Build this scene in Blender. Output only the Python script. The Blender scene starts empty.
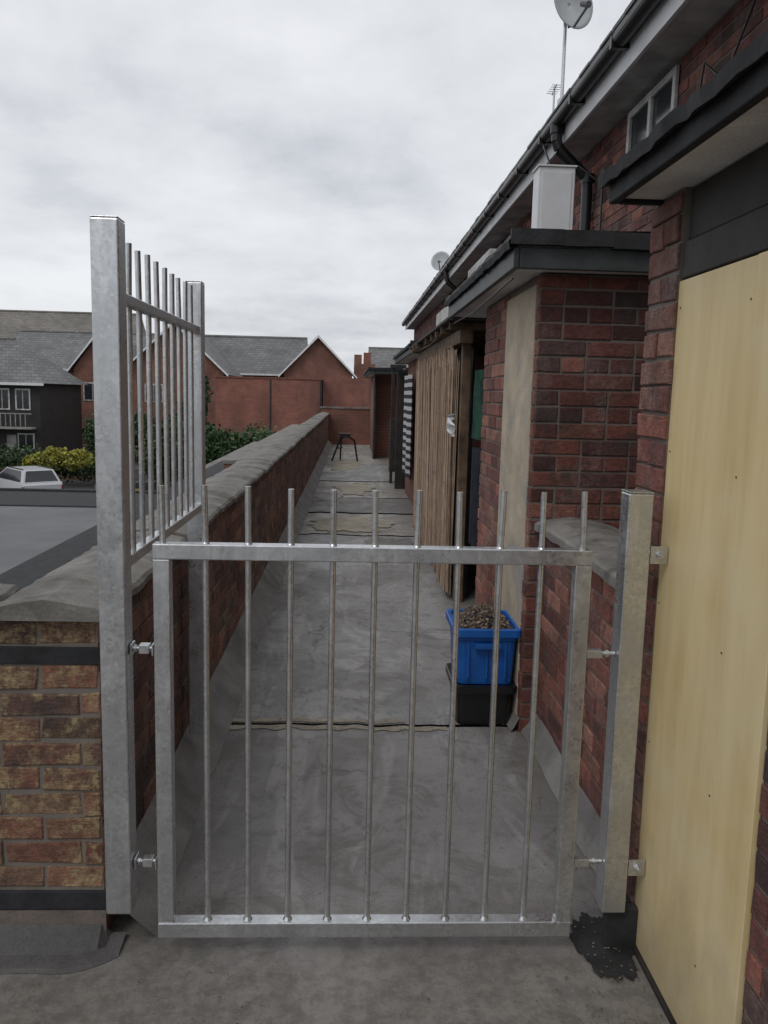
import bpy, math, random
from mathutils import Vector, Matrix, noise
rnd = random.Random(7)
S = bpy.context.scene
# ------------------------------------------------------------------ helpers
def link(o):
    S.collection.objects.link(o); return o
def empty(name):
    e = bpy.data.objects.new(name, None); e.empty_display_size = .2
    return link(e)
class MB:
    def __init__(s): s.v=[]; s.f=[]; s.m=[]; s.c=[]; s.sm=[]
    def face(s, pts, m=0, col=(1,1,1), smooth=False):
        n=len(s.v); s.v += [tuple(p) for p in pts]; s.f.append(tuple(range(n,n+len(pts)))); s.m.append(m); s.c.append(col); s.sm.append(smooth)
    def mesh(s, verts, faces, m=0, col=(1,1,1), smooth=False):
        n=len(s.v); s.v += [tuple(p) for p in verts]
        for f in faces:
            s.f.append(tuple(i+n for i in f)); s.m.append(m); s.c.append(col); s.sm.append(smooth)
    def box(s, x0,x1,y0,y1,z0,z1, m=0, col=(1,1,1)):
        v=[(x0,y0,z0),(x1,y0,z0),(x1,y1,z0),(x0,y1,z0),(x0,y0,z1),(x1,y0,z1),(x1,y1,z1),(x0,y1,z1)]
        s.mesh(v,[(0,3,2,1),(4,5,6,7),(0,1,5,4),(1,2,6,5),(2,3,7,6),(3,0,4,7)],m,col)
    def prism(s, prof, y0,y1, m=0, col=(1,1,1)):
        n=len(prof); v=[(x,y0,z) for x,z in prof]+[(x,y1,z) for x,z in prof]
        f=[tuple(range(n)), tuple(range(2*n-1,n-1,-1))]
        for i in range(n):
            j=(i+1)%n; f.append((i,i+n,j+n,j))
        s.mesh(v,f,m,col)
    def cyl(s, p0,p1,r0,r1=None,n=10,m=0,col=(1,1,1),caps=True,smooth=True):
        if r1 is None: r1=r0
        p0=Vector(p0);p1=Vector(p1);d=(p1-p0).normalized()
        a=d.orthogonal().normalized(); b=d.cross(a)
        v=[]
        for p,r in((p0,r0),(p1,r1)):
            for i in range(n):
                t=2*math.pi*i/n; v.append(p+a*math.cos(t)*r+b*math.sin(t)*r)
        s.mesh(v,[(i,(i+1)%n,(i+1)%n+n,i+n) for i in range(n)],m,col,smooth)
        if caps:
            s.mesh(v[:n],[tuple(range(n-1,-1,-1))],m,col); s.mesh(v[n:],[tuple(range(n))],m,col)
    def tube(s, pts, r, n=10, m=0):
        for a,b in zip(pts[:-1],pts[1:]): s.cyl(a,b,r,r,n,m)
    def done(s, name, mats, parent=None, bevel=0, seg=2):
        me=bpy.data.meshes.new(name); me.from_pydata(s.v,[],s.f)
        if not isinstance(mats,(list,tuple)): mats=[mats]
        for q in mats: me.materials.append(q)
        ca=me.color_attributes.new(name='Col',type='FLOAT_COLOR',domain='CORNER')
        for p,mi,c,sm in zip(me.polygons,s.m,s.c,s.sm):
            p.material_index=mi; p.use_smooth=sm
            for li in p.loop_indices: ca.data[li].color=(c[0],c[1],c[2],1)
        me.update()
        o=link(bpy.data.objects.new(name,me))
        if parent: o.parent=parent
        if bevel:
            b=o.modifiers.new('bev','BEVEL'); b.width=bevel; b.segments=seg; b.limit_method='ANGLE'; b.angle_limit=math.radians(40)
        return o
# ------------------------------------------------------------------ material helpers
class NT:
    def __init__(s,name):
        s.mat=bpy.data.materials.new(name); s.mat.use_nodes=True; s.t=s.mat.node_tree
        s.b=s.t.nodes['Principled BSDF']; s.pos=s.n('ShaderNodeNewGeometry').outputs['Position']
    def n(s,typ,**k):
        q=s.t.nodes.new(typ)
        for a,b in k.items(): setattr(q,a,b)
        return q
    def l(s,a,b): s.t.links.new(a,b)
    def noise(s,scale,detail=4,rough=.6,vec=None,dist=0):
        q=s.n('ShaderNodeTexNoise'); q.inputs['Scale'].default_value=scale; q.inputs['Detail'].default_value=min(detail,4)
        q.inputs['Roughness'].default_value=rough; q.inputs['Distortion'].default_value=dist
        s.l(vec or s.pos,q.inputs['Vector']); return q.outputs['Fac']
    def stretch(s,sc):
        q=s.n('ShaderNodeMapping'); q.inputs['Scale'].default_value=sc; s.l(s.pos,q.inputs['Vector']); return q.outputs[0]
    def ramp(s,fac,stops):
        q=s.n('ShaderNodeValToRGB'); s.l(fac,q.inputs[0]); e=q.color_ramp.elements
        while len(e)<len(stops): e.new(.5)
        for i,(p,c) in enumerate(stops):
            e[i].position=p; e[i].color=(c,c,c,1) if not isinstance(c,tuple) else (*c,1)
        return q.outputs[0]
    def mix(s,fac,a,b,mode='MIX'):
        q=s.n('ShaderNodeMix',data_type='RGBA',blend_type=mode)
        for val,i in((fac,0),(a,6),(b,7)):
            if isinstance(val,(int,float)): q.inputs[i].default_value=val
            elif isinstance(val,tuple): q.inputs[i].default_value=(*val,1)
            else: s.l(val,q.inputs[i])
        return q.outputs[2]
    def math(s,op,a,b=0):
        q=s.n('ShaderNodeMath',operation=op)
        for val,i in((a,0),(b,1)):
            if isinstance(val,(int,float)): q.inputs[i].default_value=val
            else: s.l(val,q.inputs[i])
        return q.outputs[0]
    def bump(s,h,strength=.3,dist=.01,prev=None):
        q=s.n('ShaderNodeBump'); q.inputs['Strength'].default_value=strength; q.inputs['Distance'].default_value=dist
        s.l(h,q.inputs['Height'])
        if prev: s.l(prev,q.inputs['Normal'])
        s.l(q.outputs[0],s.b.inputs['Normal']); return q.outputs[0]
    def col(s,c):
        if isinstance(c,tuple): s.b.inputs['Base Color'].default_value=(*c,1)
        else: s.l(c,s.b.inputs['Base Color'])
    def rough(s,r):
        if isinstance(r,(int,float)): s.b.inputs['Roughness'].default_value=r
        else: s.l(r,s.b.inputs['Roughness'])
def simple(name,c,rough=.7,var=.25,scale=8,metal=0,bump=.15,c2=None):
    m=NT(name); f=m.noise(scale,6); c2=c2 or tuple(x*(1-var*1.6) for x in c)
    m.col(m.mix(m.ramp(f,[(.35,0.),(.65,1.)]),c2,c)); m.rough(rough); m.b.inputs['Metallic'].default_value=metal
    if bump: m.bump(m.noise(scale*6,4),bump,.004)
    return m.mat
def brick_geo(name,stain=0,dark=1.0,white=.25):
    m=NT(name)
    at=m.n('ShaderNodeAttribute'); at.attribute_name='Col'
    c=at.outputs['Color']
    c=m.mix(1,c,m.ramp(m.noise(45,5,.7),[(.25,.55),(.75,1.4)]),'MULTIPLY')
    c=m.mix(1,c,m.ramp(m.noise(1.6,4,.6),[(.3,.6*dark),(.7,1.3*dark)]),'MULTIPLY')
    soot=m.ramp(m.noise(6,6,.75),[(.50,0.),(.68,.8)])
    c=m.mix(soot,c,(.048,.038,.034))
    wn=m.math('MULTIPLY',m.ramp(m.noise(2.1,4,.7,m.stretch((1,1,.6))),[(.53,0.),(.68,white)]),m.ramp(m.noise(50,3,.7),[(.4,.1),(.6,1.)]))
    c=m.mix(wn,c,(.34,.28,.25))
    if stain:
        s=m.ramp(m.noise(5.5,5,.8,dist=.5),[(.46,0.),(.56,stain)])
        s2=m.math('MULTIPLY',s,m.ramp(m.noise(40,4,.8),[(.40,.0),(.56,1.)]))
        c=m.mix(s2,c,m.mix(m.noise(20,3),(.15,.11,.065),(.42,.32,.17)))
    m.col(c); m.rough(.92)
    b=m.bump(m.noise(36,4,.75),.9,.010); m.bump(m.noise(30,3,.6,m.stretch((1,1,6))),.5,.006,b)
    return m.mat
def mortar_mat(name,c):
    m=NT(name); m.col(m.mix(m.noise(20,5),tuple(x*.5 for x in c),tuple(x*1.1 for x in c))); m.rough(.95); m.bump(m.noise(80,4),.5,.004); return m.mat
def brick_tex(name,c1,c2,mort,scale=1.0):
    m=NT(name); g=m.n('ShaderNodeNewGeometry')
    sn=m.n('ShaderNodeSeparateXYZ'); m.l(g.outputs['Normal'],sn.inputs[0]); sp=m.n('ShaderNodeSeparateXYZ'); m.l(m.pos,sp.inputs[0])
    gt=m.math('GREATER_THAN',m.math('ABSOLUTE',sn.outputs[0]),.5)
    u=m.math('ADD',m.math('MULTIPLY',sp.outputs[1],gt),m.math('MULTIPLY',sp.outputs[0],m.math('SUBTRACT',1,gt)))
    cb=m.n('ShaderNodeCombineXYZ'); m.l(u,cb.inputs[0]); m.l(sp.outputs[2],cb.inputs[1])
    bt=m.n('ShaderNodeTexBrick'); m.l(cb.outputs[0],bt.inputs['Vector'])
    bt.inputs['Scale'].default_value=1; bt.inputs['Brick Width'].default_value=.225*scale; bt.inputs['Row Height'].default_value=.075*scale
    bt.inputs['Mortar Size'].default_value=.006*scale; bt.inputs['Color1'].default_value=(*c1,1); bt.inputs['Color2'].default_value=(*c2,1); bt.inputs['Mortar'].default_value=(*mort,1)
    c=m.mix(1,bt.outputs['Color'],m.ramp(m.noise(.8,6,.7),[(.3,.6),(.7,1.2)]),'MULTIPLY')
    c=m.mix(m.ramp(m.noise(.5,4,.7,m.stretch((1,1,.3))),[(.5,0.),(.7,.45)]),c,(.07,.045,.04))
    m.col(c); m.rough(.9); return m.mat

BR=brick_geo('brick_red',dark=1.0,white=.4); BRS=brick_geo('brick_stained',stain=.9,dark=.9,white=.1); BRW=brick_geo('brick_weathered',dark=1.08,white=.6)
MO=mortar_mat('mortar',(.20,.175,.15)); MOD=mortar_mat('mortar_dark',(.19,.16,.14))
PAL=[(.23,.082,.058),(.185,.068,.05),(.26,.105,.075),(.145,.06,.052),(.21,.088,.066),(.165,.06,.047),(.28,.13,.095)]
PALD=[(.175,.060,.046),(.135,.048,.040),(.20,.070,.052),(.10,.042,.038),(.155,.056,.046),(.225,.088,.064),(.075,.039,.036)]
PALB=[(.18,.082,.055),(.22,.10,.065),(.135,.067,.048),(.25,.125,.08),(.105,.058,.046),(.19,.075,.052),(.15,.088,.058)]
def bricks(mb,o,u,n,w,h,pal,holes=(),v0=0,seed=1,bl=.225,bh=.075,mj=.010,pro=.006,rough=.002,flem=False):
    r=random.Random(seed); o=Vector(o);u=Vector(u);n=Vector(n);z=Vector((0,0,1))
    flip = u.cross(z).dot(n)<0
    row=0; y=v0
    while y<h-.01:
        y1=min(y+bh-mj,h); x=-(bl/2 if row%2 else 0)
        while x<w:
            L=bl
            if flem and row%3==2: L=bl/2
            a=max(x,0); b=min(x+L-mj,w); x+=L
            if b-a<.015: continue
            segs=[(a,b)]
            for (h0,h1,g0,g1) in holes:
                if (y+y1)/2>g0 and (y+y1)/2<g1:
                    ns=[]
                    for (p,q) in segs:
                        if q<=h0 or p>=h1: ns.append((p,q))
                        else:
                            if p<h0-.01: ns.append((p,h0))
                            if q>h1+.01: ns.append((h1,q))
                    segs=ns
            for (p,q) in segs:
                c=r.choice(pal); k=r.uniform(.65,1.22); c=tuple(t*k for t in c)
                d=pro+r.uniform(-.003,.003)
                j=lambda: r.uniform(-rough,rough)
                P=[(p+j(),y+j()),(q+j(),y+j()),(q+j(),y1+j()),(p+j(),y1+j())]
                B=[o+u*s+z*t for s,t in P]
                e=.0035; C=((p+q)/2,(y+y1)/2)
                F=[o+u*(s-math.copysign(e,s-C[0]))+z*(t-math.copysign(e,t-C[1]))+n*d for s,t in P]
                M=[o+u*s+z*t+n*(d-.003) for s,t in P]
                fs=[(0,1,2,3)]+[(i+4,(i+1)%4+4,(i+1)%4,i) for i in range(4)]+[(i+8,(i+1)%4+8,(i+1)%4+4,i+4) for i in range(4)]
                if flip: fs=[tuple(reversed(f)) for f in fs]
                mb.mesh(F+M+B,fs,0,c)
        y+=bh; row+=1

def concrete(name,c,rough=.85,sc=3.,dirt=.5,cracks=False,dc=(.05,.045,.04),grime=None):
    m=NT(name)
    base=m.mix(m.ramp(m.noise(sc,7,.65),[(.3,0.),(.7,1.)]),tuple(x*.70 for x in c),tuple(x*1.17 for x in c))
    base=m.mix(m.math('MULTIPLY',m.ramp(m.noise(sc*.5,6,.7,dist=.6),[(.5,0.),(.68,1.)]),dirt),base,dc)
    base=m.mix(1,base,m.ramp(m.noise(130,4,.7),[(.3,.78),(.7,1.2)]),'MULTIPLY')
    if cracks:
        base=m.mix(m.math('MULTIPLY',m.ramp(m.noise(.9,4,.75,m.stretch((2.2,.6,1)),dist=1.),[(.50,0.),(.56,.55)]),1),base,tuple(x*1.45 for x in c))
        base=m.mix(m.ramp(m.noise(11,4,.75),[(.52,0.),(.70,.6)]),base,tuple(x*.5 for x in c))
        base=m.mix(m.ramp(m.noise(2.6,4,.8,dist=1.5),[(.52,0.),(.60,.5)]),base,(c[0]*.50,c[1]*.475,c[2]*.43))
        v=m.n('ShaderNodeTexVoronoi',feature='DISTANCE_TO_EDGE'); v.inputs['Scale'].default_value=.5
        wv=m.n('ShaderNodeMixRGB',blend_type='ADD'); nn=m.n('ShaderNodeTexNoise'); nn.inputs['Scale'].default_value=2.5; nn.inputs['Detail'].default_value=5; m.l(m.pos,nn.inputs['Vector'])
        wv.inputs[0].default_value=.5; m.l(m.pos,wv.inputs[1]); m.l(nn.outputs['Color'],wv.inputs[2]); m.l(wv.outputs[0],v.inputs['Vector'])
        k=m.math('MULTIPLY',m.ramp(v.outputs['Distance'],[(.0,1.),(.005,0.)]),m.ramp(m.noise(.7,2),[(.47,0.),(.56,.8)]))
        base=m.mix(k,base,(.05,.048,.045))
        sp=m.n('ShaderNodeTexVoronoi'); sp.inputs['Scale'].default_value=14; m.l(m.pos,sp.inputs['Vector'])
        base=m.mix(m.math('MULTIPLY',m.ramp(sp.outputs['Distance'],[(.05,1.),(.10,0.)]),m.ramp(m.noise(5,1),[(.5,0.),(.6,.6)])),base,(.07,.06,.05))
        # dirt gathered against the walls on both sides
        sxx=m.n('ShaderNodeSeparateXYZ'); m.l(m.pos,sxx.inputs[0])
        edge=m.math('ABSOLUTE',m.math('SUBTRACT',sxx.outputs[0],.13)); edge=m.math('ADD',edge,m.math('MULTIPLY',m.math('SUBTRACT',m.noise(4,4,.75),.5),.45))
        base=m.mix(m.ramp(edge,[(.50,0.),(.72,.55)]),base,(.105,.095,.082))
        m.rough(m.ramp(m.noise(1.1,4),[(.35,.5),(.65,.9)]))
    else: m.rough(rough)
    if grime:
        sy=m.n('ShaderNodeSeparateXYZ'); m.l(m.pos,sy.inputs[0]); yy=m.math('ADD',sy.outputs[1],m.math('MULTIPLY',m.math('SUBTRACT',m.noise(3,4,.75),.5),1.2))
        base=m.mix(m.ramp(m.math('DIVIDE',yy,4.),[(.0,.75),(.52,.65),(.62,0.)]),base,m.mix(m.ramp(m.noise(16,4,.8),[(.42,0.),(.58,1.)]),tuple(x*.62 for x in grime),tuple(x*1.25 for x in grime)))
    m.col(base); b=m.bump(m.noise(90,4,.7),.45,.005); m.bump(m.noise(6,4),.4,.014,b)
    return m.mat
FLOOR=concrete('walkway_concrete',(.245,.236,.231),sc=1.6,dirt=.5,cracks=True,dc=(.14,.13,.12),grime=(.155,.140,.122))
FLOORM=concrete('walkway_concrete_mid',(.262,.256,.253),sc=1.2,dirt=.5,cracks=True,dc=(.15,.145,.14))
FLOORD=concrete('walkway_concrete_dark',(.17,.165,.16),sc=1.6,dirt=.5,cracks=True,dc=(.10,.095,.09))
FLOOR2=concrete('walkway_concrete_far',(.29,.275,.25),sc=2.,dirt=.6,cracks=True,dc=(.12,.11,.09))
COP=concrete('coping_concrete',(.205,.193,.175),sc=7,dirt=.85,dc=(.065,.06,.05))
FIL=concrete('mortar_fillet',(.22,.21,.20),sc=4,dirt=.7,dc=(.10,.092,.082))
SOFF=concrete('soffit_concrete',(.74,.72,.69),sc=2,dirt=.3,dc=(.4,.36,.32))
REND=concrete('dirty_render',(.46,.385,.29),sc=4,dirt=.9,dc=(.27,.265,.26))
PATCH=concrete('dusty_patch',(.32,.29,.23),sc=4,dirt=.7,dc=(.15,.135,.11))
FELT=simple('black_felt',(.024,.025,.028),.8,.4,12,bump=.6)
APR=concrete('grey_felt',(.10,.096,.094),sc=6,dirt=.5,dc=(.05,.05,.05))
FASC=simple('grey_green_fascia',(.045,.054,.054),.5,.4,5)
BLACKP=simple('black_plastic',(.012,.012,.013),.35,.2)
WHITEP=simple('white_paint',(.72,.73,.74),.45,.12,3)
OLDW=simple('old_white_paint',(.56,.56,.54),.6,.3,4)
def slates(name,c):
    m=NT(name); sp=m.n('ShaderNodeSeparateXYZ'); m.l(m.pos,sp.inputs[0]); cb=m.n('ShaderNodeCombineXYZ'); m.l(m.math('ADD',sp.outputs[0],m.math('MULTIPLY',sp.outputs[1],.37)),cb.inputs[0]); m.l(sp.outputs[2],cb.inputs[1])
    bt=m.n('ShaderNodeTexBrick'); m.l(cb.outputs[0],bt.inputs['Vector']); bt.inputs['Scale'].default_value=1; bt.inputs['Brick Width'].default_value=.4; bt.inputs['Row Height'].default_value=.18; bt.inputs['Mortar Size'].default_value=.02
    bt.inputs['Color1'].default_value=(*c,1); bt.inputs['Color2'].default_value=(*[x*.72 for x in c],1); bt.inputs['Mortar'].default_value=(*[x*.5 for x in c],1)
    k=m.mix(1,bt.outputs['Color'],m.ramp(m.noise(.5,4,.7),[(.3,.7),(.7,1.25)]),'MULTIPLY'); m.col(k); m.rough(.7); return m.mat
SLATE=slates('slate_roof_tiles',(.17,.17,.17)); SLATE2=slates('brown_roof_tiles',(.20,.185,.165))
WOOD=simple('weathered_timber',(.18,.115,.07),.8,.4,9,bump=.4)
DWOOD=simple('dark_timber',(.03,.025,.022),.7,.4,6,bump=.4)
GLASS=simple('window_glass',(.03,.035,.04),.12,.3,2,bump=0)
ASPH=concrete('roof_asphalt',(.15,.152,.158),sc=.5,dirt=.5,dc=(.09,.09,.09))
GRD=concrete('ground_asphalt',(.07,.07,.07),sc=.3,dirt=.5,dc=(.05,.05,.045))
BT=brick_tex('brick_distant',(.23,.09,.062),(.185,.072,.052),(.20,.16,.13))
BT2=brick_tex('brick_block',(.26,.10,.07),(.22,.083,.062),(.24,.15,.12))
def galv():
    m=NT('galvanised_steel')
    v=m.n('ShaderNodeTexVoronoi'); v.inputs['Scale'].default_value=110; m.l(m.pos,v.inputs['Vector'])
    sp=m.n('ShaderNodeSeparateColor'); m.l(v.outputs['Color'],sp.inputs[0])
    c=m.mix(sp.outputs[0],(.50,.515,.525),(.66,.67,.68))
    c=m.mix(m.ramp(m.noise(5,4,.7),[(.4,0.),(.62,.8)]),c,(.50,.515,.53))
    c=m.mix(m.ramp(m.noise(25,4,.7,m.stretch((1,1,.15))),[(.52,0.),(.72,.5)]),c,(.80,.81,.82))
    m.col(c); m.b.inputs['Metallic'].default_value=.88
    m.rough(m.math('ADD',m.math('MULTIPLY',sp.outputs[1],.12),m.ramp(m.noise(9,3),[(.3,.18),(.7,.38)]))); m.bump(m.noise(10,3),.18,.005); return m.mat
GALV=galv()
# ------------------------------------------------------------------ gate
G=2.20
gate=empty('metal_gate')
mb=MB(); x0,x1=-.517,.665; t=.042; za,zb=.06,1.197
mb.box(x0,x1,G-.02,G+.022,zb-t,zb)
mb.box(x0,x1,G-.02,G+.022,za,za+.046)
mb.box(x0,x0+t+.003,G-.018,G+.020,za+.046,zb-t); mb.box(x1-t-.003,x1,G-.018,G+.020,za+.046,zb-t)
mb.done('frame',GALV,gate,bevel=.003)
mb=MB(); pitch=(.642+.493)/10
for i in range(11):
    x=-.493+pitch*i; h=1.352+rnd.uniform(-.005,.005)
    mb.cyl((x,G,zb-.005),(x+rnd.uniform(-.004,.004),G,h),.0085,n=12)
    if 0<i<10:
        mb.cyl((x,G,za+.04),(x,G,zb-t+.002),.0085,n=12)
        mb.cyl((x,G,za+.045),(x,G,za+.055),.014,.0085,n=12)
        mb.cyl((x,G,zb-.001),(x,G,zb+.004),.012,.009,n=12)
mb.done('bars',GALV,gate)
mb=MB()
for z in(.905,.285):
    mb.box(x0-.006,x0-.001,G-.020,G+.020,z-.016,z+.016)
    mb.box(x0-.064,x0-.058,G-.020,G+.020,z-.016,z+.016)
    mb.cyl((x0-.060,G,z),(x0-.004,G,z),.0065,n=10)
    mb.box(x0-.042,x0-.014,G-.014,G+.014,z-.012,z+.012)
    mb.cyl((x0-.056,G,z),(x0-.049,G,z),.011,n=6,smooth=False)
    mb.cyl((x1+.001,G-.002,z),(x1+.083,G-.002,z),.0065,n=10)
    mb.box(x1+.002,x1+.044,G-.014,G+.010,z-.011,z+.011)
    mb.cyl((x1+.055,G-.002,z),(x1+.063,G-.002,z),.011,n=6,smooth=False)
mb.done('hinges',GALV,gate,bevel=.0015)
gp=empty('gate_post')
mb=MB(); mb.box(.750,.818,G-.03,G+.038,.14,1.356); mb.done('post_body',GALV,gp,bevel=.004)
mb=MB(); mb.box(.7505,.8175,G-.029,G+.037,1.357,1.361); mb.done('post_cap',GALV,gp,bevel=.001)
mb=MB()
for z in(1.19,.28):
    mb.box(.819,.866,G-.030,G-.024,z-.024,z+.024); mb.cyl((.845,G-.038,z),(.845,G-.030,z),.011,n=6,smooth=False)
    mb.cyl((.845,G-.046,z),(.845,G-.038,z),.005,n=8)
mb.done('fixing_lugs',GALV,gp,bevel=.001)
fp=empty('security_fence_panel')
mb=MB(); mb.box(-.653,-.583,2.155,2.225,.15,2.02); mb.box(-.650,-.586,3.34,3.41,.17,2.02); mb.done('posts',GALV,fp,bevel=.004)
mb=MB(); mb.box(-.6525,-.5835,2.1555,2.2245,2.021,2.024); mb.box(-.6495,-.5865,3.3405,3.4095,2.021,2.024); mb.done('post_caps',GALV,fp,bevel=.001)
mb=MB(); mb.box(-.622,-.592,2.226,3.339,1.822,1.850); mb.box(-.622,-.590,2.226,3.339,1.120,1.150); mb.done('rails',GALV,fp,bevel=.003)
mb=MB()
for i in range(9):
    y=2.226+ (i+1)*1.113/10
    mb.cyl((-.607,y,1.15),(-.607,y,1.822),.0085,n=12); mb.cyl((-.607,y,1.85),(-.607+rnd.uniform(-.003,.003),y,1.992+rnd.uniform(-.005,.005)),.0085,n=12)
mb.done('bars',GALV,fp)
# ------------------------------------------------------------------ walkway floor
def sheet(mb,x0,x1,ya,yb,z,m=0,N=60):
    for i in range(N):
        a=x0+(x1-x0)*i/N; b=x0+(x1-x0)*(i+1)/N
        mb.face([(a,ya(a),z),(b,ya(b),z),(b,yb(b),z),(a,yb(a),z)],m)
wk=empty('walkway')
def jag(y0,s1,s2,seed): return lambda x:y0+s1*noise.noise(Vector((x*9,seed,0)))+s2*noise.noise(Vector((x*1.7,seed+5,0)))
mb=MB(); mb.box(-3,2.0,-4,28,-.25,-.012); mb.done('slab_base',FELT,wk)
mb=MB(); e1=jag(3.86,.03,.04,1); e1b=jag(3.876,.024,.04,1)
sheet(mb,-3,2.0,lambda x:-4.,lambda x:e1(x)-.004,0); mb.done('floor_near',FLOOR,wk)
ys=[3.86,9.4,11.2,12.9,15.4,19.2,28.2]; mats=[FLOORM,FLOOR2,FLOORD,FLOOR2,FLOORM,FLOOR2]
for i in range(6):
    lo=e1b if i==0 else jag(ys[i]+.05,.05,.12,i*3); hi=jag(ys[i+1]-.04,.05,.12,(i+1)*3)
    mb=MB(); sheet(mb,-.70,2.0,(lambda x,lo=lo:lo(x)+.006),hi,.002 if i%2==0 else -.002); mb.done('floor_slab_%d'%(i+1),mats[i],wk)
mb=MB()
sheet(mb,-.6,.5,lambda x:e1(x)-.055-.04*noise.noise(Vector((x*14,0,2))),lambda x:e1(x)-.006,.004)
sheet(mb,-.55,.3,lambda x:e1b(x)+.014,lambda x:e1b(x)+.055+.05*noise.noise(Vector((x*12,0,7))),.006)
mb.done('joint_repair',PATCH,wk)
def blob(mb,cx,cy,rx,ry,z,seed,n=90,m=0,amp=.3):
    pts=[]
    for i in range(n):
        t=2*math.pi*i/n; k=1+amp*noise.noise(Vector((math.cos(t)*2,math.sin(t)*2,seed)))*1.5+amp*.6*noise.noise(Vector((math.cos(t)*7,math.sin(t)*7,seed)))+amp*.4*noise.noise(Vector((math.cos(t)*19,math.sin(t)*19,seed)))
        pts.append((cx+rx*k*math.cos(t),cy+ry*k*math.sin(t),z))
    mb.face(pts,m)
mb=MB()
blob(mb,.02,10.2,.5,.55,.008,3); blob(mb,.1,14.2,.32,.9,.008,6); blob(mb,-.1,19,.35,1.6,.008,9)
mb.done('dusty_patches',PATCH,wk)
mb=MB(); blob(mb,.45,8.6,.3,.6,.008,13); blob(mb,-.3,13,.2,.5,.008,23); mb.done('old_repairs',FLOORD,wk)
mb=MB(); blob(mb,.775,2.22,.085,.15,.006,4,amp=.22)
mb.box(.775,.884,2.205,2.236,.002,.13); mb.box(.845,.862,2.24,2.45,.002,.13)
mb.done('felt_upstand',FELT,wk,bevel=.004)
mb=MB(); blob(mb,.70,1.80,.15,.10,.005,14); mb.done('mortar_patch',PATCH,wk)
mb=MB(); N=60; pr=None
for i in range(N+1):
    s=i/N; x=-1.9+1.27*s
    yo=2.12-.03*noise.noise(Vector((x*4,0,4)))+(max(0,x+.80)**2)*3.0
    ring=[(x,yo-.012,.002),(x,yo,.009),(x,yo+.05,.014),(x,2.246,.06 if x<-.69 else .02)]
    if x>-.69: ring[3]=(x,max(2.27,yo+.06),.018)
    if pr:
        for k in range(3): mb.face([pr[k],ring[k],ring[k+1],pr[k+1]],0,smooth=True)
    pr=ring
mb.done('felt_apron',APR,wk)
mb=MB()
def filstrip(mb,xa,za_,xb,ya,yb,n,seed):
    pr=None
    for i in range(n+1):
        y=ya+(yb-ya)*i/n; j=.03*noise.noise(Vector((y*3,seed,0))); k=.012*noise.noise(Vector((y*3,seed+5,0)))
        r=[(xa,y,za_+k),((xa+xb)/2+j*.4,y,za_*.45),(xb+j,y,.005)]
        if pr:
            for q in range(2): mb.face([pr[q],r[q],r[q+1],pr[q+1]],0,smooth=True)
        pr=r
filstrip(mb,-.683,.15,-.55,2.27,27,200,1)
filstrip(mb,.924,.11,.86,2.45,3.8,20,2)
filstrip(mb,.843,.07,.81,3.79,5.3,20,3)
mb.done('wall_fillets',FIL,wk)
mb=MB()
for i in range(2400):
    q=rnd.random()
    if q<.35: x=-.54+abs(rnd.gauss(0,.06)); y=rnd.uniform(2.3,9)
    elif q<.55: x=.82-abs(rnd.gauss(0,.07)); y=rnd.uniform(1.2,5)
    elif q<.75: x=rnd.uniform(-.5,.8); y=rnd.gauss(3.86,.07)
    else: x=rnd.gauss(-.5,.35) if rnd.random()<.6 else rnd.gauss(.72,.12); y=rnd.uniform(1.35,2.15)
    if x>.85: continue
    s=rnd.uniform(.0012,.0055); a=rnd.uniform(0,6.28)
    c=Vector((x,y,.010)); u=Vector((math.cos(a),math.sin(a),rnd.uniform(-.3,.3)))*s; w=Vector((-math.sin(a),math.cos(a),rnd.uniform(-.2,.4)))*s*.7
    k=rnd.uniform(.4,1.6); mb.face([c-u,c-w,c+u,c+w],0,(.13*k,.105*k,.07*k))
dm=NT('grit_and_leaf'); a_=dm.n('ShaderNodeAttribute'); a_.attribute_name='Col'; dm.col(a_.outputs['Color']); dm.rough(.9)
mb.done('fallen_debris',dm.mat,wk)
# ------------------------------------------------------------------ left parapet
pw=empty('brick_parapet_wall')
mb=MB(); mb.box(-.95,-.69,2.262,27,-.55,.965); mb.done('wall_core',MO,pw)
mb=MB()
bricks(mb,(-.69,2.262,.0),(0,1,0),(1,0,0),24.7,.965,PALB,seed=3)
mb.done('inner_brickwork',BR,pw)
mb=MB()
bricks(mb,(-1.75,2.262,.0),(1,0,0),(0,-1,0),1.06,.83,PALB,v0=.165,seed=4,rough=.005,pro=.004)
bricks(mb,(-1.75,2.262,.0),(1,0,0),(0,-1,0),1.06,.965,PALB,v0=.895,seed=14,rough=.005,pro=.004)
mb.done('end_brickwork',BRS,pw)
mb=MB(); mb.box(-1.75,-.951,2.263,2.5,-.55,.965); mb.done('wall_return_core',MO,pw)
mb=MB(); mb.box(-1.76,-.680,2.256,2.262,.836,.888); mb.box(-.690,-.680,2.262,2.45,.836,.888); mb.box(-1.76,-.680,2.252,2.262,.10,.158); mb.done('bitumen_bands',FELT,pw,bevel=.003)
mb=MB(); mb.box(-1.76,-.681,2.247,2.262,-.1,.098); mb.done('render_plinth',concrete('brown_render',(.17,.14,.12),sc=8,dirt=.6),pw)
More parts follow.
